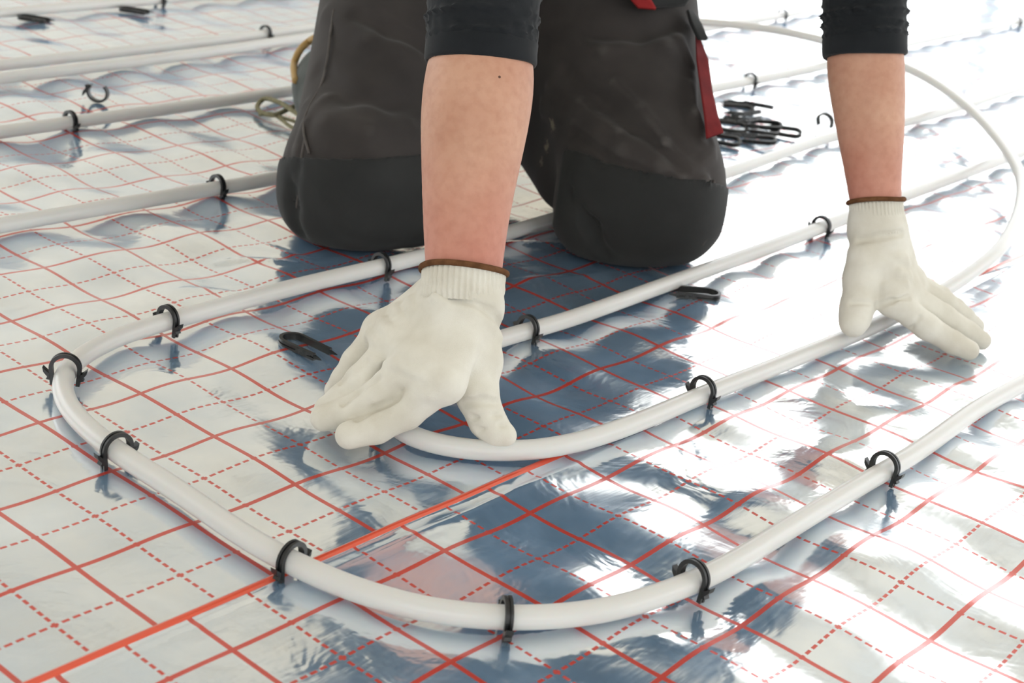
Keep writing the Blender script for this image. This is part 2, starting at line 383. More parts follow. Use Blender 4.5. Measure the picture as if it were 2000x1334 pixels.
wall('wall_front', 'x', (Y0-.2, Y0), X0-.2, X1+.2, [(-2.4, 0.6, 0.6, 2.8), (1.6, 4.6, 0.6, 2.8)], 5)  # unseen windows behind the camera, added for fill light

# ------------------------------------------------------------------ insulation film, two overlapping sheets
TH = 0.911027; OX, OY = -0.312670, 1.151198; TH2 = 0.909060; OX2, OY2 = -0.028842, 0.955619
SEAM_A, SEAM_P = 0.290, -0.053       # metres across the upper / lower sheet
E1 = np.array([math.cos(TH), math.sin(TH)]); E2 = np.array([math.sin(TH), -math.cos(TH)])
CREASE = [(P(985, 468), P(1075, 470), .005, .0035), (P(1075, 470), P(1180, 478), .005, .003), (P(975, 548), P(1085, 540), .006, .002), (P(1085, 540), P(1190, 528), .006, .002),
          (P(418, 503), P(480, 500), .006, .003), (P(480, 500), P(575, 508), .006, .0035), (P(335, 566), P(400, 560), .006, .002), (P(400, 560), P(480, 566), .006, .002),
          (P(520, 470), P(600, 500), .008, .003), (P(1380, 200), P(1600, 270), .012, .003)]
def film_height(x, y):
    dx, dy = x-OX, y-OY; b = (dx*E1[0]+dy*E1[1])/.1; a = (dx*E2[0]+dy*E2[1])/.1
    near = 1/(1+np.exp(-(b-0.2)*1.6)); near = (0.35+0.65*near)*(0.55+0.45/(1+np.exp((b-7.5)*0.9)))
    h = 0.0022*np.sin(2*np.pi*((b-1.25)/1.27+0.16*np.sin(a*0.9)))*near
    h += 0.0016*np.sin(2*np.pi*(a/1.45+0.12*np.sin(b*0.8)+0.2))*near
    h += 0.0011*np.sin(2.3*b+1.1*a+1.0)*np.sin(1.7*a-0.6*b)*near
    h += 0.0006*np.sin(5.1*b-2.2*a)*np.sin(3.9*a+1.3*b+2)*near
    ds = np.abs(dx*E2[0]+dy*E2[1]-SEAM_A); h *= 1-0.85*np.exp(-(ds/.055)**2)      # weighted flat along the taped seam
    h -= 0.0042
    for p, q, w, amp in CREASE:
        p, q = p[:2], q[:2]; d = q-p; t = np.clip(((x-p[0])*d[0]+(y-p[1])*d[1])/(d@d), 0, 1)
        q2 = (x-p[0]-t*d[0])**2+(y-p[1]-t*d[1])**2
        h += amp*np.exp(-q2/(w*w))*(0.35+0.65*np.sin(np.pi*np.clip(t, .05, .95)))
    return h
def graded(lo, hi, f0, f1, fine, coarse):
    out = [lo]
    while out[-1] < hi:
        u = out[-1]; dist = max(f0-u, u-f1, 0); out.append(u+min(coarse*2, fine+dist*0.03))
    out[-1] = hi; return np.array(out)
def film(name, o, th, ulo, uhi, vlo, vhi, edge, label, thick):
    """a sheet in its own frame: x along the seam, y away from it"""
    u = graded(ulo, uhi, -0.3, 1.4, 0.0055, 0.02)
    v = graded(vlo, vhi, -0.4, 0.75, 0.0055, 0.02) if vhi > 0.3 else graded(vlo, vhi, -0.5, 0.06, 0.005, 0.02)
    if edge: v = np.unique(np.concatenate([v, vhi-np.array([0, .0008, .002, .0035,  .005, .0068, .0084, .0086, .010, .012, .015, .018, .021, .024])]))
    Uu, Vv = np.meshgrid(u, v, indexing='ij'); c, s = math.cos(th), math.sin(th)
    x = o[0]+Uu*c-Vv*s; y = o[1]+Uu*s+Vv*c
    z = film_height(x, y)
    if edge:
        e = vhi-Vv                                        # distance from the free edge
        z += 0.0012+0.0022*np.exp(-((e-.004)/.004)**2)-0.0025*np.exp(-(e/.0012)**2)       # lifted lip
        z += 0.0016*0.7*np.exp(-((e-.021-.002*np.sin(Uu*9))/.0035)**2)*(0.55+0.45*np.sin(Uu*7+1))   # a fold beside it
        z += 0.0004
    n, k = Uu.shape; vs = np.stack([Uu, Vv, z], -1).reshape(-1, 3)
    i, j = np.meshgrid(np.arange(n-1), np.arange(k-1), indexing='ij')
    f = np.stack([i*k+j, (i+1)*k+j, (i+1)*k+j+1, i*k+j+1], -1).reshape(-1, 4)
    inside = ((x > X0+.01) & (x < X1-.01) & (y > Y0+.01) & (y < Y1-.01)).ravel(); f = f[inside[f].all(1)]
    me = mesh(name, vs, f)
    at = me.attributes.new('edge_band', 'FLOAT', 'POINT')
    band = ((vhi-Vv) < 0.0085).astype(np.float32).ravel() if edge else np.zeros(n*k, np.float32)
    at.data.foreach_set('value', band)
    ob = link(name, me, M_FOIL); ob.location = (o[0], o[1], 0); ob.rotation_euler.z = th
    return tag(ob, label, 'film')
def back(o, th, x, y):
    d = np.array([x, y])-o; return d@np.array([math.cos(th), math.sin(th)]), d@np.array([-math.sin(th), math.cos(th)])
film('insulation_film', (OX, OY), TH, -3.2, 6.4, -SEAM_A-.05, 4.6, False, 'silver foil film with red grid under the kneeling person, behind the seam', 0)
film('insulation_film', (OX2, OY2), TH2, -3.4, 6.2, -4.5, -SEAM_P, True, 'silver foil film with red grid in front of the orange seam line', 0)

# ------------------------------------------------------------------ pipes
PR = 0.0088
def pipe(pts, label, name='heating_pipe'):
    path = smooth_path(catmull(pts), 25)
    o = link(name, tube('pipe', path, PR, 22), M_PIPE)
    tag(o, label, 'pipe'); return path
Zp = PR+0.0002
def ext(p, q, d): v = (np.array(p)-np.array(q)); v /= np.linalg.norm(v); return np.array(p)+v*d
def pts(L, z=Zp): return [P(x, y, z) for x, y in L]
outer = pts([(2000,748),(1910,798),(1787,885),(1660,959),(1532,1037),(1405,1114),(1320,1151),(1235,1180),(1150,1199),(1075,1206),(970,1207),(865,1197),(760,1174),(655,1138),(567,1098),(480,1050),(405,998),(319,940),(227,882),(178,843),(136,800),(119,757),(128,722),(155,697),(225,660),(328,627),(458,592),(500,580),(635,546),(736,523),(824,501),(988,456),(1072,431),(1415,339),(1510,306),(1615,270),(1790,233),(2000,168)])
outer = [ext(outer[0], outer[1], 1.2), ext(outer[0], outer[1], .5)] + outer + [ext(outer[-1], outer[-2], .8), ext(outer[-1], outer[-2], 1.8)]
tail = [(1700,640,.010),(1770,606,.011),(1828,577,.014),(1899,531,.022),(1950,489,.030),(1981,440,.036),(1995,393,.040),(1995,350,.043),(1979,314,.046),(1947,268,.048),(1895,213,.049),(1825,161,.049),(1769,132,.048),(1690,103,.047),(1604,78,.046),(1510,58,.044),(1422,47,.042),(1370,43,.04),(1290,38,.036),(1200,38,.03)]
inner = pts([(2000,296),(1769,382),(1660,423),(1500,484),(1300,556),(1100,627),(976,662),(925,680),(868,706),(815,738),(775,773),(755,806),(760,830),(784,849),(840,866),(900,878),(990,882),(1050,879),(1140,861),(1230,831),(1350,781),(1400,760),(1500,722),(1550,701),(1640,665)])
inner = [ext(inner[0], inner[1], 1.8), ext(inner[0], inner[1], .8)] + inner + [P(*t) for t in tail]
e_ = inner[-1]; inner += [e_+np.array([-.25, .05, -.012]), e_+np.array([-.6, .25, -.018])]
third = pts([(0,440),(392,373),(532,349)]) + pts([(1395,172),(1604,130),(1769,86),(2000,40)])
third = [ext(third[0], third[1], .8)] + third + [ext(third[-1], third[-2], 1.2)]
fourth = pts([(0,258),(245,224),(560,179)]) + pts([(1527,30),(1604,13)])
fourth = [ext(fourth[0], fourth[1], .8)] + fourth + [ext(fourth[-1], fourth[-2], 1.5)]
fifth = pts([(0,153),(350,110),(612,72)]); fifth = [ext(fifth[0], fifth[1], .8)]+fifth+[ext(fifth[-1], fifth[-2], 2.5)]
sixth = pts([(0,127),(260,98),(525,66)]); sixth = [ext(sixth[0], sixth[1], .8)]+sixth+[ext(sixth[-1], sixth[-2], .6)+np.array([-.012, .008, 0]), ext(sixth[-1], sixth[-2], 2.5)+np.array([-.06, .04, 0])]
seventh = pts([(0,25),(280,2)]); seventh = [ext(seventh[0], seventh[1], .8)]+seventh+[ext(seventh[-1], seventh[-2], 2.5)]
PATHS = dict(
 outer=pipe(outer, 'white heating pipe forming the large outer loop across the foreground'),
 inner=pipe(inner, 'white heating pipe held down by both gloves, its loose end arching up at right'),
 third=pipe(third, 'straight white pipe running just behind the left knee'),
 fourth=pipe(fourth, 'straight white pipe passing behind the olive bootlace'),
 fifth=pipe(fifth, 'nearer of the two white pipes lying side by side at back left'),
 sixth=pipe(sixth, 'farther of the two white pipes lying side by side at back left'),
 seventh=pipe(seventh, 'white pipe in the top left corner, farthest from the camera'))

# ------------------------------------------------------------------ pipe clips
def ribbon(path2, w, t, groove=True):
    """a band of width w (along y) and thickness t swept along a path in the x-z plane, with a groove down its outer face"""
    p = np.array(path2); T = np.gradient(p, axis=0); T /= np.linalg.norm(T, axis=1)[:, None]; Nn = np.stack([-T[:, 1], T[:, 0]], 1)
    prof = [(-w/2, 0), (-w/2, t), (-w*.14, t), (-w*.10, t*.62), (w*.10, t*.62), (w*.14, t), (w/2, t), (w/2, 0)] if groove else [(-w/2, 0), (-w/2, t), (w/2, t), (w/2, 0)]
    k = len(prof); vs, fs = [], []
    for i in range(len(p)):
        for y, h in prof: q = p[i]+Nn[i]*h; vs.append((q[0], y, q[1]))
    for i in range(len(p)-1):
        for j in range(k): a, b = i*k+j, i*k+(j+1) % k; fs.append((a, a+k, b+k, b))
    fs += [tuple(range(k)), tuple(range((len(p)-1)*k, len(p)*k))[::-1]]
    return vs, fs
def clip_band(leg, squeeze=1.0, width=0.0056):
    R = 0.0102; cz = 0.0112
    a = np.linspace(math.pi, 0, 22)
    arch = [(R*math.cos(t)*squeeze, cz+R*math.sin(t)) for t in a]
    left = [(-R*squeeze*(1-.12*q), cz-q*leg) for q in np.linspace(1, 0.08, 6)]
    path = left+arch+[(-x, z) for x, z in left[::-1]]
    vs, fs = ribbon(path, width, 0.0034)
    return mesh('clip_band', vs, fs, False)
def c_band():
    a = np.linspace(math.pi+.85, -.85, 30); return mesh('clip_band', *ribbon([(.0128*math.cos(t), .011+.0112*math.sin(t)) for t in a], .0075, .0034), False)
def barb_mesh(up):
    """an outward wing of the clip's leg: a wedge with a swept tip"""
    w = 0.0028; pr = [(0.0, 0.0022), (0.0026, 0.0034), (0.0066, 0.0072), (0.0058, 0.0030), (0.0024, -0.0012), (0.0036, -0.0034), (0.0012, -0.0040), (0, -0.0040)]
    vs = [(x, -w, z+up) for x, z in pr]+[(x, w, z+up) for x, z in pr]; k = len(pr)
    fs = [tuple(range(k)), tuple(range(2*k-1, k-1, -1))]+[(i, i+k, (i+1) % k+k, (i+1) % k) for i in range(k)]
    return mesh('barb', vs, fs, False)
ME_BAND = clip_band(0.0155); ME_BARB = barb_mesh(0.0042)
ME_LONG = clip_band(0.0400, 1.0, .0068); ME_BARB2 = barb_mesh(0); ME_TIP = mesh('tip', [(-.0012,-.002,0),(.0016,-.002,0),(.0016,.002,0),(-.0012,.002,0),(.0006,-.0006,-.010),(.0006,.0006,-.010)], [(0,1,2,3),(0,4,1),(1,4,5,2),(2,5,3),(3,5,4,0)], False)
def clip_on(path, px, py, label, tilt=0.0, lift=0.0, yaw=0.0):
    t = P(px, py, Zp); i = int(np.argmin(np.linalg.norm(path[:, :2]-t[:2], axis=1))); i = min(max(i, 2), len(path)-3)
    d = path[i+2]-path[i-2]; ang = math.atan2(d[1], d[0])+math.pi/2+yaw
    root = link('pipe_clip', ME_BAND, M_CLIP); c = path[i]
    root.location = (c[0], c[1], c[2]-PR-.0006+lift); root.rotation_euler = (tilt, 0, ang-math.pi)
    for s in (0, 1):
        b = link('barb', ME_BARB, M_CLIP, root); x = 0.0122
        b.location = (x if s == 0 else -x, 0, 0); b.rotation_euler.z = 0 if s == 0 else math.pi
    return tag(root, label, 'clip', 'clips holding the pipes')
O_, I_ = PATHS['outer'], PATHS['inner']
for path, px, py, lab, tl, lf in [
    (O_, 985, 1207, 'black clip on the white pipe at the frontmost bend of the outer loop', .0, 0),
    (O_, 1353, 1137, 'black clip where the outer loop straightens, bottom right of centre', .05, .003),
    (O_, 1722, 922, 'black clip on the straight front pipe, nearest the right edge', .05, .004),
    (O_, 570, 1100, 'black clip on the outer loop beside the orange seam line', .0, .001),
    (O_, 222, 880, 'black clip on the outer loop just below its leftmost bend', .0, .001),
    (O_, 126, 735, 'black clip with both barbs showing at the leftmost turn of the loop', .0, .005),
    (O_, 326, 628, 'black clip on the outer loop where it leaves its left bend', .0, .001),
    (O_, 748, 521, 'black clip on the pipe below the left knee, left of the bare wrist', .0, .001),
    (I_, 1028, 643, 'black clip on the inner pipe just right of the near glove', .0, .002),
    (I_, 1603, 446, 'black clip on the inner pipe left of the far glove cuff', .0, .001),
    (I_, 1373, 771, 'black clip standing proud on the inner pipe between the two gloves', .05, .0045),
    (I_, 752, 822, 'black clip half hidden under the fingers of the near glove', .0, .001),
    (PATHS['third'], 424, 368, 'black clip on the pipe just left of the left knee', .0, .002),
    (PATHS['third'], 1463, 157, 'black clip on the blurred pipe right of the red pocket flap', .0, .001),
    (PATHS['third'], 1985, 43, 'black clip on the blurred pipe at the top right edge', .0, .001),
    (PATHS['fourth'], 136, 240, 'black clip on the pipe below the upright loose clip at left', .0, .001),
    (PATHS['fourth'], 1528, 30, 'pale blurred clip on the pipe behind the arching pipe end', .0, .001),
    (PATHS['sixth'], 519, 67, 'black clip on the paired pipes at back left', .0, .001),
    (PATHS['seventh'], 311, -1, 'black clip at the top edge on the farthest pipe', .0, .001)]:
    clip_on(path, px, py, lab, tl, lf)

def loose(px, py, ang, label, roll=math.pi/2, z=0.0025, me=None, pitch=0.0, group='spare clips lying on the film', pos=None):
    """a spare clip, long-legged, lying on its side; ang points from arch to tips"""
    root = link('spare_clip', me or ME_LONG, M_CLIP)
    p = pos if pos is not None else P(px, py, z)
    R = Matrix.Rotation(ang, 4, 'Z') @ Matrix.Rotation(pitch, 4, 'Y') @ Matrix(((0, 0, -1, 0), (1, 0, 0, 0), (0, -1, 0, 0), (0, 0, 0, 1))) @ Matrix.Rotation(roll-math.pi/2, 4, 'Z')
    root.matrix_world = Matrix.Translation(Vector((p[0], p[1], z))) @ R @ Matrix.Translation((0, 0, 0.008))
    for s in (1, -1):
        for k, zz in enumerate((-0.012, -0.021)):
            b = link('barb', ME_BARB2, M_CLIP, root); b.location = (s*(0.0112-.0008*k), 0, zz); b.rotation_euler.z = 0 if s == 1 else math.pi; b.scale = (.45, 1, .8)
        t = link('tip', ME_TIP, M_CLIP, root); t.location = (s*0.0100, 0, -0.0277); t.rotation_euler.z = 0 if s == 1 else math.pi
    return tag(root, label, 'clip', group)
loose(600, 678, -0.62, 'spare black clip lying on the foil left of the near glove')
loose(1353, 572, math.pi+0.15, 'spare black clip on bright foil between the inner pipes, right of centre')
loose(70, 37, -0.1, 'black spare clip out of focus below the top left pipe, nearer the left edge')
loose(266, 21, -0.1, 'black spare clip out of focus below the top left pipe, nearer the clip')
r_ = link('spare_clip', clip_band(0.010, 1.25, .008), M_CLIP); pq = P(1610, 252, 0); r_.location = (pq[0], pq[1], .004); r_.rotation_euler = (-.55, .15, 0.35)
tag(r_, 'small arched clip standing on the film beside the far bare forearm', 'clip', 'spare clips lying on the film')
r_ = link('spare_clip', c_band(), M_CLIP); pq = P(191, 197, 0); r_.location = (pq[0], pq[1], .0235); r_.rotation_euler = (math.pi, 0, -0.1)
b_ = link('barb', ME_BARB2, M_CLIP, r_); b_.location = (-.0145, 0, .008); b_.rotation_euler.z = math.pi; b_.scale = (1.3, 1, 1.6)
tag(r_, 'upturned C shaped black clip standing on the film at upper left', 'clip', 'spare clips lying on the film')
pile = [(1440,203,3.3,0,'topmost left'),(1476,204,2.95,.006,'top right with its round end outward'),(1440,214,3.5,.003,'left edge, under the red flap'),(1458,222,3.9,.008,'middle of the upper heap'),(1462,234,4.1,.010,'leaning on the upper heap'),(1440,234,3.3,0,'lower edge of the upper heap'),
        (1490,243,3.1,.006,'top of the lower heap'),(1486,253,3.3,.002,'middle of the lower heap'),(1528,256,3.0,.001,'rightmost of the heap'),(1448,264,0.2,0,'lower left of the lower heap'),(1478,272,3.0,0,'lowest of the heap'),(1424,247,3.3,0,'small gap between both heaps'),(1408,272,3.0,0,'below the red pocket flap')]
for px, py, an, dz, lab in pile:
    loose(px, py, an, 'black clip in the heap behind the right thigh, '+lab, z=.0045+dz, group='heap of spare clips', pitch=random.uniform(-.10, .10), roll=math.pi/2+random.choice((-1, 1))*random.uniform(.15, .45))

# ------------------------------------------------------------------ the person
A = np.array
KL, KR = P(703, 336, .080), P(1256, 362, .089)              # knees
BACKDIR = A([-.24, .97, 0])
AL, AR = KL+A([-.072, .40, -.025]), KR+A([-.02, .41, -.03])  # ankles
HL, HR = D(850, -260, 1.97), D(1150, -260, 2.03)       # hips
PEL = (HL+HR)/2
near_elb = D(946, -30, 1.293); far_elb = D(1688, -40, 1.575)
near_wr = D(905, 575, 1.262); far_wr = D(1714, 420, 1.595)
SHL, SHR = near_elb+A([-.05, .22, .25]), far_elb+A([-.07, .11, .29])
CHEST = (SHL+SHR)/2+A([0, .06, -.03]); NECK = (SHL+SHR)/2+A([-.02, -.05, .05]); HEAD = NECK+A([-.03, -.15, .09])
print('thigh', np.linalg.norm(HL-KL), 'shoulder width', np.linalg.norm(SHL-SHR), 'torso', np.linalg.norm(PEL-(SHL+SHR)/2), 'uarm', np.linalg.norm(SHL-near_elb), np.linalg.norm(SHR-far_elb), 'farm', np.linalg.norm(near_elb-near_wr), np.linalg.norm(far_elb-far_wr))

near_arm = [(D(905,570,1.262), .0310), (D(906,520,1.266), .0330), (D(911,410,1.273), .0378), (D(920,310,1.279), .0432), (D(930,210,1.286), .0482), (D(938,150,1.290), .0476), (D(939,118,1.292), .0450), (D(941,90,1.293), .043), (near_elb, .038)]
far_arm = [(D(1713,430,1.594), .0262), (D(1709,380,1.592), .0275), (D(1704,310,1.588), .0318), (D(1698,220,1.585), .0375), (D(1691,140,1.582), .0408), (D(1690,106,1.580), .0400), (D(1690,80,1.580), .038), (far_elb, .036)]
body = Field((-.55, 1.05, -.01), (.65, 2.5, 1.02), .006)
for arm in (near_arm, far_arm):
    c = smooth_path(catmull([np.append(a, r) for a, r in arm], .012), 2)
    body.chain([q[:3] for q in c], [q[3] for q in c], .0008)
body.limb(near_elb, SHL, .042, .052, .02); body.limb(far_elb, SHR, .040, .052, .02)
body.limb(SHL, SHR, .055, .055, .03); body.limb(CHEST, PEL, .105, .10, .05); body.limb(SHL+A([.05,.05,-.05]), PEL, .08, .10, .05); body.limb(SHR+A([-.05,.05,-.05]), PEL, .08, .10, .05)
body.limb((SHL+SHR)/2, NECK, .06, .055, .03); body.limb(NECK, HEAD, .052, .06, .03)
body.ball(HEAD+A([0, -.02, .015]), (.075, .095, .105), .02)
fdir = A([.05, -.80, -.6]); fdir /= np.linalg.norm(fdir); hup = A([0, -.6, .8]); hx = np.cross(fdir, hup)
face = HEAD+fdir*.085
body.limb(face+hup*.015+fdir*.008, face-hup*.012+fdir*.022, .008, .012, .012)          # nose
body.limb(face-hup*.075-fdir*.02, face-hup*.07+fdir*-.005, .035, .028, .03)            # jaw and chin
body.limb(face-hup*.042-hx*.018+fdir*.008, face-hup*.042+hx*.018+fdir*.008, .007, .007, .006)  # lips
for s in (-1, 1):
    body.ball(face+hx*s*.032+hup*.02+fdir*.006, .015, .006, 'sub'); body.ball(face+hx*s*.032+hup*.02-fdir*.004, .012, .003)
    body.limb(face+hx*s*.016+hup*.036+fdir*.006, face+hx*s*.05+hup*.034-fdir*.004, .006, .005, .01)
    body.limb(HEAD+hx*s*.078+hup*.02, HEAD+hx*s*.08-hup*.025, .012, .009, .006)          # ears
for K, H_, An in ((KL, HL, AL), (KR, HR, AR)):
    body.limb(K+A([0,0,.0]), H_, .055, .075, .03); body.limb(K-A([0,0,.015]), An, .050, .040, .02); body.limb(An, An+BACKDIR*.12-A([0,0,.02]), .035, .025, .02)
for wr, kn in ((D(905,575,1.262), D(903,600,1.262)), (D(1713,425,1.594), D(1714,445,1.594))): body.limb(wr, kn, .018, .011, .01)
MOLES = [body.pick(976, 150), body.pick(997, 255)]
M_SKIN = skin_material()
person = link('person', body.mesh('person', 2), M_SKIN)
tag(person, 'kneeling person in black shirt and dark work trousers, gloved hands on the pipe', 'person')

hair = Field(HEAD-.18, HEAD+.18, .005)
hair.ball(HEAD-fdir*.02+hup*.012, (.086, .10, .108), .01)
hair.ball(face-hup*.06, (.085, .09, .10), .01, 'sub')
link('hair', hair.mesh('hair', 2), M_HAIR, person)

# ---- trousers
T_LO, T_HI = (-.56, 1.5, -.006), (.45, 2.42, .62)
tr = Field(T_LO, T_HI, .0035)
def leg(K, H_, An, rk, s):
    tr.limb(K+A([0, .02, .004]), H_, rk*1.02, .118, .05)
    tr.limb(K+A([0, .03, -.01]), An, rk*.86, rk*.66, .04)
    tr.ball(K, (rk*1.03, rk*.98, rk*.99), .02)
    tr.limb(K+A([-s*.03, .10, .03]), H_+A([-s*.05, -.03, -.06]), rk*.85, .10, .05)      # loose inner leg
leg(KL, HL, AL, .081, -1); leg(KR, HR, AR, .091, 1)
tr.limb(KL+A([-.034, -.012, -.030]), KL+A([.06, .016, -.030]), .050, .050, .03); tr.limb(KR+A([-.045, -.008, -.036]), KR+A([.042, .014, -.034]), .053, .053, .03)   # flattened on the floor
tr.limb(D(1040,180,1.97), D(1125,330,1.87), .070, .055, .04); tr.limb(D(1060,20,1.98), D(1040,200,1.97), .09, .075, .04)
tr.limb(HL, HR, .115, .115, .06); tr.ball(PEL+A([0, .05, .03]), (.19, .15, .13), .05)
tr.floor(.0015)
trousers_base = tr.d.copy()
PK = tr.pick
def fold(L, w, amp): tr.fold([PK(x, y) for x, y in L], w*(.75 if amp > 0 else .9), amp*1.6)
for L, w, amp in [
    # right thigh (viewer's right): long diagonal ridges and the valleys beside them
    ([(1200,165),(1250,215),(1300,280),(1345,330),(1375,352)], .0075, .0075), ([(1075,170),(1135,205),(1210,262),(1290,318)], .0075, .006), ([(1345,165),(1352,220),(1372,275)], .007, .006), ([(1325,75),(1352,130)], .008, .005), ([(1355,335),(1392,300)], .006, .005), ([(1285,320),(1330,345),(1385,352)], .0065, .005), ([(1100,140),(1170,200),(1240,250),(1320,300)], .012, -.005),
    ([(1060,210),(1130,240),(1220,290),(1290,330)], .014, .005), ([(1160,70),(1250,72),(1320,55)], .014, -.005), ([(1060,60),(1180,100),(1300,90),(1345,60)], .012, .004),
    ([(1350,150),(1360,220),(1388,280)], .010, .005), ([(1120,260),(1180,310),(1250,340)], .010, -.004),
    ([(1340,345),(1385,300)], .008, .004), ([(1120,380),(1160,440),(1180,490)], .012, -.006), ([(1130,350),(1135,420)], .010, .005),
    # left thigh
    ([(620,140),(680,190),(760,200),(830,190)], .014, -.005), ([(600,210),(640,240),(720,260),(800,250)], .014, .004), ([(700,30),(760,60),(830,95)], .012, -.006), ([(640,30),(720,80),(820,120)], .016, .004),
    ([(640,190),(600,240),(585,290),(575,350)], .008, .004), ([(575,330),(572,400),(590,450)], .010, -.005), ([(640,380),(690,440),(760,460)], .02, .003)]: fold(L, w, amp)
rng = np.random.RandomState(3)
AX = [tr.lo[k]+tr.h*np.arange(tr.n[k], dtype=np.float32) for k in range(3)]
X_, Y_, Z_ = np.meshgrid(*AX, indexing='ij', sparse=True)
tr.d += (0.0022*np.sin(26*X_+11*Z_+3*np.sin(14*Z_))*np.sin(21*Z_-9*Y_+2*np.sin(17*X_))).astype(np.float32)
tr.floor(.0015)
cut = tr.d.copy()
def ridge_light_and_dust(m, dust):  # light along raised folds painted into the cloth colour, plus plaster smears
    nt = m.node_tree; b = nt.nodes['Principled BSDF']; L = nt.links.new; src = b.inputs['Base Color'].links[0].from_socket
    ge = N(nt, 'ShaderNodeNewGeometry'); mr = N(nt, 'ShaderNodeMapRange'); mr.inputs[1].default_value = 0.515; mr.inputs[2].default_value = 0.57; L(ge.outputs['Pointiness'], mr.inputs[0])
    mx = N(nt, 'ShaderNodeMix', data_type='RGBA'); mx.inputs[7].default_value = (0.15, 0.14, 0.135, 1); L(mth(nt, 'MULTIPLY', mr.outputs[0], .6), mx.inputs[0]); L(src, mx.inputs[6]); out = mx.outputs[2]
    tc = N(nt, 'ShaderNodeTexCoord'); ns = N(nt, 'ShaderNodeTexNoise'); ns.inputs['Scale'].default_value = 170; ns.inputs['Detail'].default_value = 6; ns.inputs['Roughness'].default_value = .7; L(tc.outputs['Object'], ns.inputs['Vector'])
    for c, r in dust:                                             # dried plaster smears
        vd = N(nt, 'ShaderNodeVectorMath', operation='DISTANCE'); vd.inputs[1].default_value = c; L(tc.outputs['Object'], vd.inputs[0])
        f = mth(nt, 'SUBTRACT', mth(nt, 'MULTIPLY', ns.outputs['Fac'], 2.2), mth(nt, 'ADD', .72, mth(nt, 'DIVIDE', vd.outputs['Value'], r*1.6)))
        m2 = N(nt, 'ShaderNodeMix', data_type='RGBA'); m2.inputs[7].default_value = (0.24, 0.21, 0.15, 1); L(mth(nt, 'MINIMUM', mth(nt, 'MAXIMUM', mth(nt, 'MULTIPLY', f, 2.5), 0), .8), m2.inputs[0]); L(out, m2.inputs[6]); out = m2.outputs[2]
    L(out, b.inputs['Base Color'])
ridge_light_and_dust(M_TROUS, [(PK(1078, 245), .016), (PK(1066, 285), .014), (PK(1058, 315), .009)])
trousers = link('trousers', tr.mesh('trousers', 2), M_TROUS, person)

def panel(K, seam, side, label, rim):
    """the darker reinforced knee piece sewn over the trouser leg"""
    f = Field(T_LO, T_HI, .0035); d = cut-.0035
    p = [PK(x, y) for x, y in seam]
    a, m_, b = p[0], p[len(p)//2], p[-1]
    n_ = np.cross(b-a, A([0, -.85, .5])); n_ /= np.linalg.norm(n_)
    if n_[2] < 0: n_ = -n_
    sag = 0.020
    xx = (X_-K[0])/.09
    plane = (X_-a[0])*n_[0]+(Y_-a[1])*n_[1]+(Z_-a[2])*n_[2]+sag*np.clip(1-xx*xx, -.6, 1)
    d = np.maximum(d, plane)
    d = np.maximum(d, Y_-(K[1]+.055)+0*X_)
    d = np.maximum(d, np.abs(X_-K[0])-rim)
    d = np.maximum(d, -(cut+.006))
    f.d = np.maximum(d, .001-Z_).astype(np.float32)
    o = link('knee_panel', f.mesh('knee_panel', 1), M_KNEE, trousers); o['label'] = label
    return o
panel(KL, [(575,290),(690,318),(820,290)], -1, 'darker knee panel', .10)
panel(KR, [(1100,300),(1230,345),(1398,350)], 1, 'darker knee panel', .10)

def seam(L, r=.0017, mat=M_SEAM, name='seam', off=.0030):
    q = catmull([PK(x, y) for x, y in L], .004); q = smooth_path(q, 8)
    view = q-A([0, 0, CAMH]); view /= np.linalg.norm(view, axis=1)[:, None]
    o = link(name, tube(name, q-view*off, r, 8), mat, trousers); o['label'] = 'raised stitched seam'; return o
seam([(652,20),(646,60),(640,110),(630,160),(612,195),(598,222),(592,255),(604,300)])
seam([(1394,352),(1398,385),(1396,425),(1386,458),(1370,480)])
seam([(596,268),(590,300),(584,340),(584,380),(578,415),(588,440)])

def patch(name, outline, mat, lab, off=.006, th=.0035, drop=None, parent=None, field=tr, n=7):
    """a flap of cloth lying against the trouser leg, outline given as two side lines"""
    (l, r) = outline; l = catmull(l, 1) if False else [A(q) for q in l]; r = [A(q) for q in r]
    vs = []; k = len(l)
    for i in range(k):
        for j in range(n):
            t = j/(n-1); vs.append(l[i]*(1-t)+r[i]*t)
    vs = np.array(vs); fr = np.cross(l[-1]-l[0], r[0]-l[0]); fr /= np.linalg.norm(fr)
    m = len(vs); vs2 = np.concatenate([vs, vs+fr*th])
    fs = []
    for i in range(k-1):
        for j in range(n-1):
            a = i*n+j; fs.append((a, a+1, a+n+1, a+n)); fs.append((m+a, m+a+n, m+a+n+1, m+a+1))
    ring = [j for j in range(n)]+[i*n+n-1 for i in range(1, k)]+[(k-1)*n+j for j in range(n-2, -1, -1)]+[i*n for i in range(k-2, 0, -1)]
    for a, b in zip(ring, ring[1:]+ring[:1]): fs.append((b, a, a+m, b+m))
    o = link(name, mesh(name, vs2, fs), mat, parent or trousers)
    if lab: o['label'] = lab
    return o
def PO(px, py, off=.006):
    q = PK(px, py); v = q-A([0, 0, CAMH]); return q-v/np.linalg.norm(v)*off
def side(px, py, ref, back=0.01):
    """beside the thigh, level with the surface seen at ref"""
    q = PK(*ref); return D(px, py, float((q-A([0, 0, CAMH]))@FW)+back)
inn = [(1358,72),(1360,120),(1368,180),(1375,230),(1379,272)]; outr = [(1366,74),(1384,120),(1392,180),(1403,230),(1413,260)]
patch('pocket_flap', ([PO(min(x, 1352), y, .010) + (side(x, y, (1335, y))-side(min(x, 1352), y, (1335, y))) for x, y in inn], [side(x, y, (1335, y), .012) for x, y in outr]), M_RED2, 'red pocket flap', th=.004)
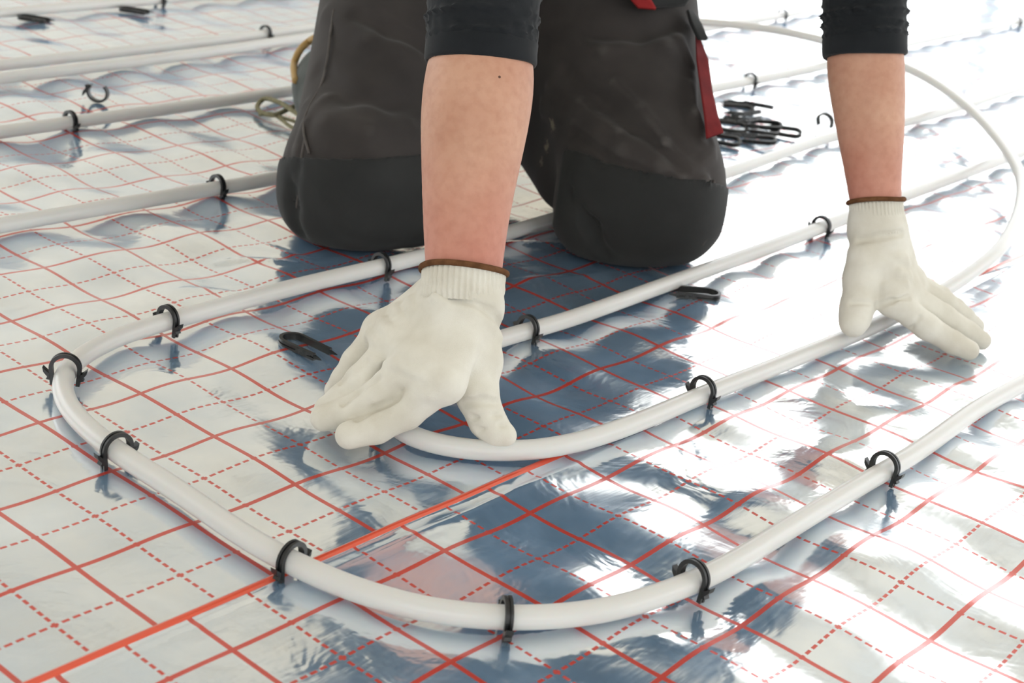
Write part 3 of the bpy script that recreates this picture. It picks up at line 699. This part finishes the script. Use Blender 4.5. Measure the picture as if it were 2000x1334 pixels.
patch('tool_strap', ([side(1340, 22, (1320, 22), -.01), side(1346, 45, (1320, 45), -.01), side(1362, 78, (1330, 78), -.01)], [side(1350, 24, (1320, 22), 0), side(1367, 50, (1320, 45), 0), side(1379, 79, (1330, 78), 0)]), M_KNEE, 'black tool strap')

# ---- shirt: torso and sleeves rolled to below the elbow
sh = Field((-.45, 1.15, .22), (.62, 2.25, .92), .0040)
sh.limb(CHEST, PEL+A([0,0,.02]), .135, .150, .06); sh.limb(HL+A([0,.02,.03]), HR+A([0,.02,.03]), .128, .128, .05); sh.limb(SHL+A([.03,.03,-.03]), PEL+A([-.04,0,.05]), .10, .13, .06); sh.limb(SHR+A([-.03,.03,-.03]), PEL+A([.04,0,.05]), .10, .13, .06)
sh.limb(SHL, SHR, .075, .075, .04); sh.limb(SHL, near_elb, .066, .047, .02); sh.limb(SHR, far_elb, .064, .043, .02); sh.limb((SHL+SHR)/2, NECK-A([0,0,.02]), .085, .066, .03)
hemN, hemF = D(939, 127, 1.2915), D(1689, 111, 1.5795)
def sleeve(hem, elb, r, k):
    ax = elb-hem; L = np.linalg.norm(ax); ax /= L
    sh.limb(hem, elb, r, r*1.0, .01)
    for i, (t, rr, w) in enumerate(k):
        c = hem+ax*t; tilt = A([.25*math.sin(i*2.1), .2*math.cos(i*1.7), .12*math.sin(i*3.3)])*.04
        sh.limb(c-tilt*.25, c+tilt*.25, rr, rr, .0025, (ax+tilt*2, .10))
    return ax
axN = sleeve(hemN, near_elb, .0482, [(.0215,.0506,0),(.030,.0498,0),(.040,.0510,0),(.051,.0504,0),(.062,.0512,0),(.074,.051,0)])
axF = sleeve(hemF, far_elb, .0432, [(.0225,.0464,0),(.033,.0458,0),(.045,.0470,0),(.057,.0462,0),(.07,.0470,0)])
# cut both hems square and hollow the openings
for hem, ax, r in ((hemN, axN, .0462), (hemF, axF, .0418)):
    lo = hem-.09; hi = hem+.09; sl, (X, Y, Z) = sh.region(lo, hi)
    pl = -((X-hem[0])*ax[0]+(Y-hem[1])*ax[1]+(Z-hem[2])*ax[2]); sh.d[sl] = np.maximum(sh.d[sl], pl)
shirt = link('shirt', sh.mesh('shirt', 1), M_SHIRT, person); shirt['label'] = 'black shirt with sleeves rolled below the elbow'

def hem_band(hem, ax, r, L):
    n1 = np.cross(ax, A([0, 1.0, 0])); n1 /= np.linalg.norm(n1); n2 = np.cross(ax, n1); a = np.linspace(0, 2*np.pi, 96, endpoint=False); vs = []
    for t, dr in ((.012, -.004), (0, -.0035), (-.0008, -.0012), (0, .0004), (.002, .0012), (.010, .0011), (L-.003, .0012), (L, .0006), (L+.002, -.002)):
        rr = r+dr+.0004*np.sin(3*a+t*200); vs.append(hem+ax*t+rr[:, None]*(np.cos(a)[:, None]*n1+np.sin(a)[:, None]*n2)+ax*(.0014*np.sin(2*a+1))[:, None])
    n = len(vs); i, j = np.meshgrid(np.arange(n-1), np.arange(96), indexing='ij'); j2 = (j+1) % 96
    link('sleeve_hem', mesh('sleeve_hem', np.concatenate(vs), np.stack([i*96+j, i*96+j2, (i+1)*96+j2, (i+1)*96+j], -1).reshape(-1, 4)), M_SHIRT, shirt)
hem_band(hemN, axN, .0482, .0205); hem_band(hemF, axF, .0434, .0215)

# ---- jacket hem and its red corner above the right thigh
jd = [float((PK(x, 5)-A([0, 0, CAMH]))@FW)-.02 for x in (1215, 1262, 1330)]; print('jacket', jd)
patch('jacket_hem', ([D(1180,-60,jd[0]+.03), D(1215,-12,jd[0]), D(1262,18,jd[1])], [D(1365,-60,jd[2]+.03), D(1360,-18,jd[2]), D(1338,12,jd[2])]), M_KNEE, 'dark jacket hem', th=.006)
patch('jacket_trim', ([D(1200,-52,jd[0]+.015), D(1228,-4,jd[0]-.012), D(1246,17,jd[0]-.012)], [D(1250,-52,jd[1]+.015), D(1268,0,jd[1]-.012), D(1280,20,jd[1]-.012)]), M_RED, 'red corner of the jacket', th=.004)

# ---- gloves
GF = 3.0
def glove(name, label, wrist, cuff_top, knuckles, fingers, thumb, nrm, cuffr, cuff_axis, folds, cr2, spread=.42):
    allp = [wrist, cuff_top]+knuckles+[p for f in fingers for p, r in f]+[p for p, r in thumb]
    lo = np.min(allp, 0)-.05; hi = np.max(allp, 0)+.05; lo[2] = -.004
    g = Field(lo, hi, .0015)
    for kx, (kp, kr) in enumerate(zip(knuckles, (.0165, .0165, .0158, .0145))):
        a = wrist+(kp-knuckles[1])*spread
        g.limb(a, kp, .0205, kr, .022, (nrm, .85))
    for i in range(3): g.limb(knuckles[i], knuckles[i+1], .0150, .0140, .012)
    for f in fingers: 
        for i in range(len(f)-1): g.limb(f[i][0], f[i+1][0], f[i][1], f[i+1][1], .0045)
    g.chain([p for p, r in thumb], [r for p, r in thumb], .009)
    g.limb(cuff_top-(cuff_top-wrist)*.15, wrist, cuffr, cuffr*1.03, .012, None)
    g.floor(.0006)
    for L, w, amp in folds: g.fold([g.pick(x, y) for x, y in L], w, amp*GF)
    ob = link(name, g.mesh(name, 1), M_GLOVE, person); ob['label'] = label
    # knitted cuff with ribs, and its brown elastic edge
    ax = cuff_top-wrist; L = np.linalg.norm(ax); ax /= L; n1 = np.cross(ax, A([0, 0, 1.0])); 
    n1 = np.cross(ax, A([0, 1.0, 0])) if np.linalg.norm(n1) < .2 else n1
    n1 /= np.linalg.norm(n1); n2 = np.cross(ax, n1)
    seg = 240; a = np.linspace(0, 2*np.pi, seg, endpoint=False); rings = np.linspace(-.10, 1.0, 15); vs = []
    def rad(t): return cr2[0]+(cr2[1]-cr2[0])*max(t, 0)-(.0020*min(1, (.06-t)/.16) if t < .06 else 0)
    for q, t in enumerate(rings):
        base = wrist+ax*L*t; rr = rad(t)+.0008*np.cos(a*44)+.0007*np.sin(t*16+2*np.sin(a))*(1-t)
        vs.append(base+rr[:, None]*(np.cos(a)[:, None]*n1+np.sin(a)[:, None]*n2))
    base = wrist+ax*L; vs.append(base+(rad(1)-.004)*(np.cos(a)[:, None]*n1+np.sin(a)[:, None]*n2))
    n = len(vs); i, j = np.meshgrid(np.arange(n-1), np.arange(seg), indexing='ij'); j2 = (j+1) % seg
    link('glove_cuff', mesh('glove_cuff', np.concatenate(vs), np.stack([i*seg+j, i*seg+j2, (i+1)*seg+j2, (i+1)*seg+j], -1).reshape(-1, 4)), M_GLOVE, ob)
    th = np.linspace(0, 2*np.pi, 97); rr = rad(1)+.0012
    ring = wrist+ax*(L+.001)+ (rr*(np.cos(th)[:, None]*n1+np.sin(th)[:, None]*n2)) + ax*(.0012*np.sin(2*th+.6))[:, None]
    tm = link('cuff_trim', tube('cuff_trim', ring, .0026, 10), M_TRIM, ob); tm['label'] = 'brown elastic edge'
    return ob
V_ = lambda *q: (P(*q[:3]), q[3])
near_k = [P(868,748,.066), P(815,708,.070), P(772,672,.070), P(744,645,.066)]
near_f = [[V_(868,748,.066,.0150), V_(795,806,.034,.0135), V_(735,836,.019,.0128), V_(682,850,.0125,.0118)],
          [V_(815,708,.070,.0150), V_(738,772,.040,.0134), V_(680,804,.022,.0125), V_(632,816,.0125,.0115)],
          [V_(772,672,.070,.0142), V_(705,742,.042,.0128), V_(668,778,.024,.0118), V_(638,798,.0125,.0108)],
          [V_(744,645,.066,.0135), V_(694,706,.040,.0118), V_(672,740,.024,.0108), V_(655,762,.012,.0098)]]
near_t = [V_(930,620,.100,.0185), V_(936,705,.070,.0185), V_(933,775,.047,.0162), V_(952,822,.030,.0140), V_(972,846,.0225,.0112), V_(990,852,.0215,.0078)]
glove('glove', 'white knitted glove with fingers spread, nearest the camera', D(902,592,1.262), D(906,533,1.266), near_k, near_f, near_t, A([-.3, -.75, .6]), .0335, None,
      [([(718,706),(690,722),(668,748)], .003, -.0018), ([(722,704),(770,712),(830,738)], .005, .0012), ([(742,738),(700,765),(672,790)], .003, -.002), ([(742,736),(790,746),(840,772)], .005, .0012),
       ([(782,778),(730,800),(700,822)], .003, -.0022), ([(782,776),(830,776)], .004, .0012), ([(905,788),(940,782),(972,788)], .0035, -.0018), ([(830,568),(890,580),(960,610),(980,640)], .004, -.0022), ([(850,580),(920,600),(975,660)], .005, .0016),
       ([(800,590),(806,604)], .005, .003), ([(772,604),(780,620)], .005, .003), ([(745,628),(755,645)], .005, .003), ([(722,655),(735,668)], .005, .002), ([(925,815),(975,810)], .003, -.001), ([(935,838),(985,830)], .003, -.001)], (.0352, .0356))
far_k = [P(1742,585,.058), P(1762,569,.061), P(1774,557,.060), P(1780,548,.055)]
far_f = [[V_(1742,585,.058,.0155), V_(1810,638,.033,.0138), V_(1860,668,.018,.0122), V_(1893,684,.0115,.0108)],
         [V_(1762,569,.061,.0150), V_(1842,617,.036,.0130), V_(1888,647,.020,.0118), V_(1917,665,.0115,.0105)],
         [V_(1774,557,.060,.0140), V_(1846,591,.038,.0116), V_(1882,618,.022,.0110), V_(1905,637,.011,.0100)],
         [V_(1780,548,.055,.0125), V_(1838,578,.034,.0105), V_(1868,600,.020,.0095), V_(1888,616,.010,.0085)]]
far_t = [V_(1688,500,.095,.0185), V_(1682,545,.072,.0180), V_(1674,600,.047,.0165), V_(1669,625,.036,.0145), V_(1666,634,.0325,.0125)]
glove('glove', 'white knitted glove on the far hand at right', D(1714,452,1.594), D(1711,393,1.592), far_k, far_f, far_t, A([.35, -.7, .6]), .0268, None,
      [([(1680,470),(1720,462),(1758,455)], .004, -.002), ([(1665,592),(1700,592)], .003, -.0014), ([(1712,598),(1740,588),(1775,580)], .003, -.0018), ([(1730,560),(1770,555)], .004, .0015), ([(1755,505),(1768,510)], .005, .003), ([(1757,535),(1772,540)], .005, .003),
       ([(1795,620),(1780,640)], .003, -.001), ([(1690,520),(1740,510)], .006, .001)], (.0278, .0282), .12)

# ---- boots
BOOTF = []
def boot(An, toe, lab, tan_side):
    b = Field(np.minimum(An, toe)-.12, np.maximum(An, toe)+.12, .004)
    d = toe-An; d /= np.linalg.norm(d); L = np.linalg.norm(toe-An)
    b.limb(An+A([0,0,-.005])-d*.10, An, .050, .050, .02); b.limb(An, An+d*L*.55, .052, .046, .03); b.limb(An+d*L*.45, toe, .046, .036, .03); b.limb(An+A([0,0,.03]), An+d*.05+A([0,0,.025]), .042, .04, .03)
    b.floor(.002)
    BOOTF.append(b)
    o = link('boot', b.mesh('boot', 2), M_BOOT, person); o['label'] = lab
    s = Field(np.minimum(An, toe)-.14, np.maximum(An, toe)+.14, .004); q = A([0, 0, 1.0])
    up = q-d*(q@d); up /= np.linalg.norm(up); sd = np.cross(d, up)
    for k in (-1, 1):
        s.limb(An+up*.030+sd*k*.028-d*.02, An+up*.040+sd*k*.022+d*L*.5, .016, .014, .01, (up, .5)); s.limb(An+up*.040+sd*k*.022+d*L*.5, toe+up*.026+sd*k*.012, .014, .012, .01, (up, .5))
    s.limb(An+up*.036-d*.02, toe+up*.030, .026, .02, .02, (up, .3))
    s.d = np.maximum(s.d, (q[2]*0)+s.d)
    so = link('sole', s.mesh('sole', 1), M_SOLE, o); so['label'] = 'tan rubber sole'
    return o
bl = boot(AL+A([-.026, .03, .004]), AL+A([-.070, .20, -.020]), 'grey suede boot behind the left thigh', 1)
q = smooth_path(catmull([BOOTF[0].pick(x, y) for x, y in [(580,165),(577,146),(578,128),(584,111),(594,98),(606,88),(620,80)]], .003), 10)
w_ = link('sole_welt', tube('sole_welt', q+A([-.003, .004, .004]), .0052, 10), M_SOLE, bl); w_['label'] = 'tan welt along the sole edge'
br = boot(AR, AR+A([-.03, .18, -.02]), 'grey suede boot hidden behind the right leg', 1)
lace = [P(600,235,.02), P(570,215,.022), P(545,200,.020), P(515,193,.012), P(503,205,.006), P(510,220,.004), P(535,225,.006), P(565,212,.010), P(600,198,.014)]
link('lace', tube('lace', smooth_path(catmull(lace, .003), 6), .0036, 10), M_LACE, bl)
lace2 = [P(506,224,.003), P(530,222,.005), P(548,232,.003), P(565,246,.003), P(590,258,.006)]
link('lace', tube('lace', smooth_path(catmull(lace2, .003), 6), .0028, 10), M_LACE, bl)
lace3 = [P(530,222,.006), P(552,230,.004), P(572,236,.004), P(600,250,.006)]
link('lace', tube('lace', smooth_path(catmull(lace3, .003), 6), .0026, 10), M_LACE, bl)
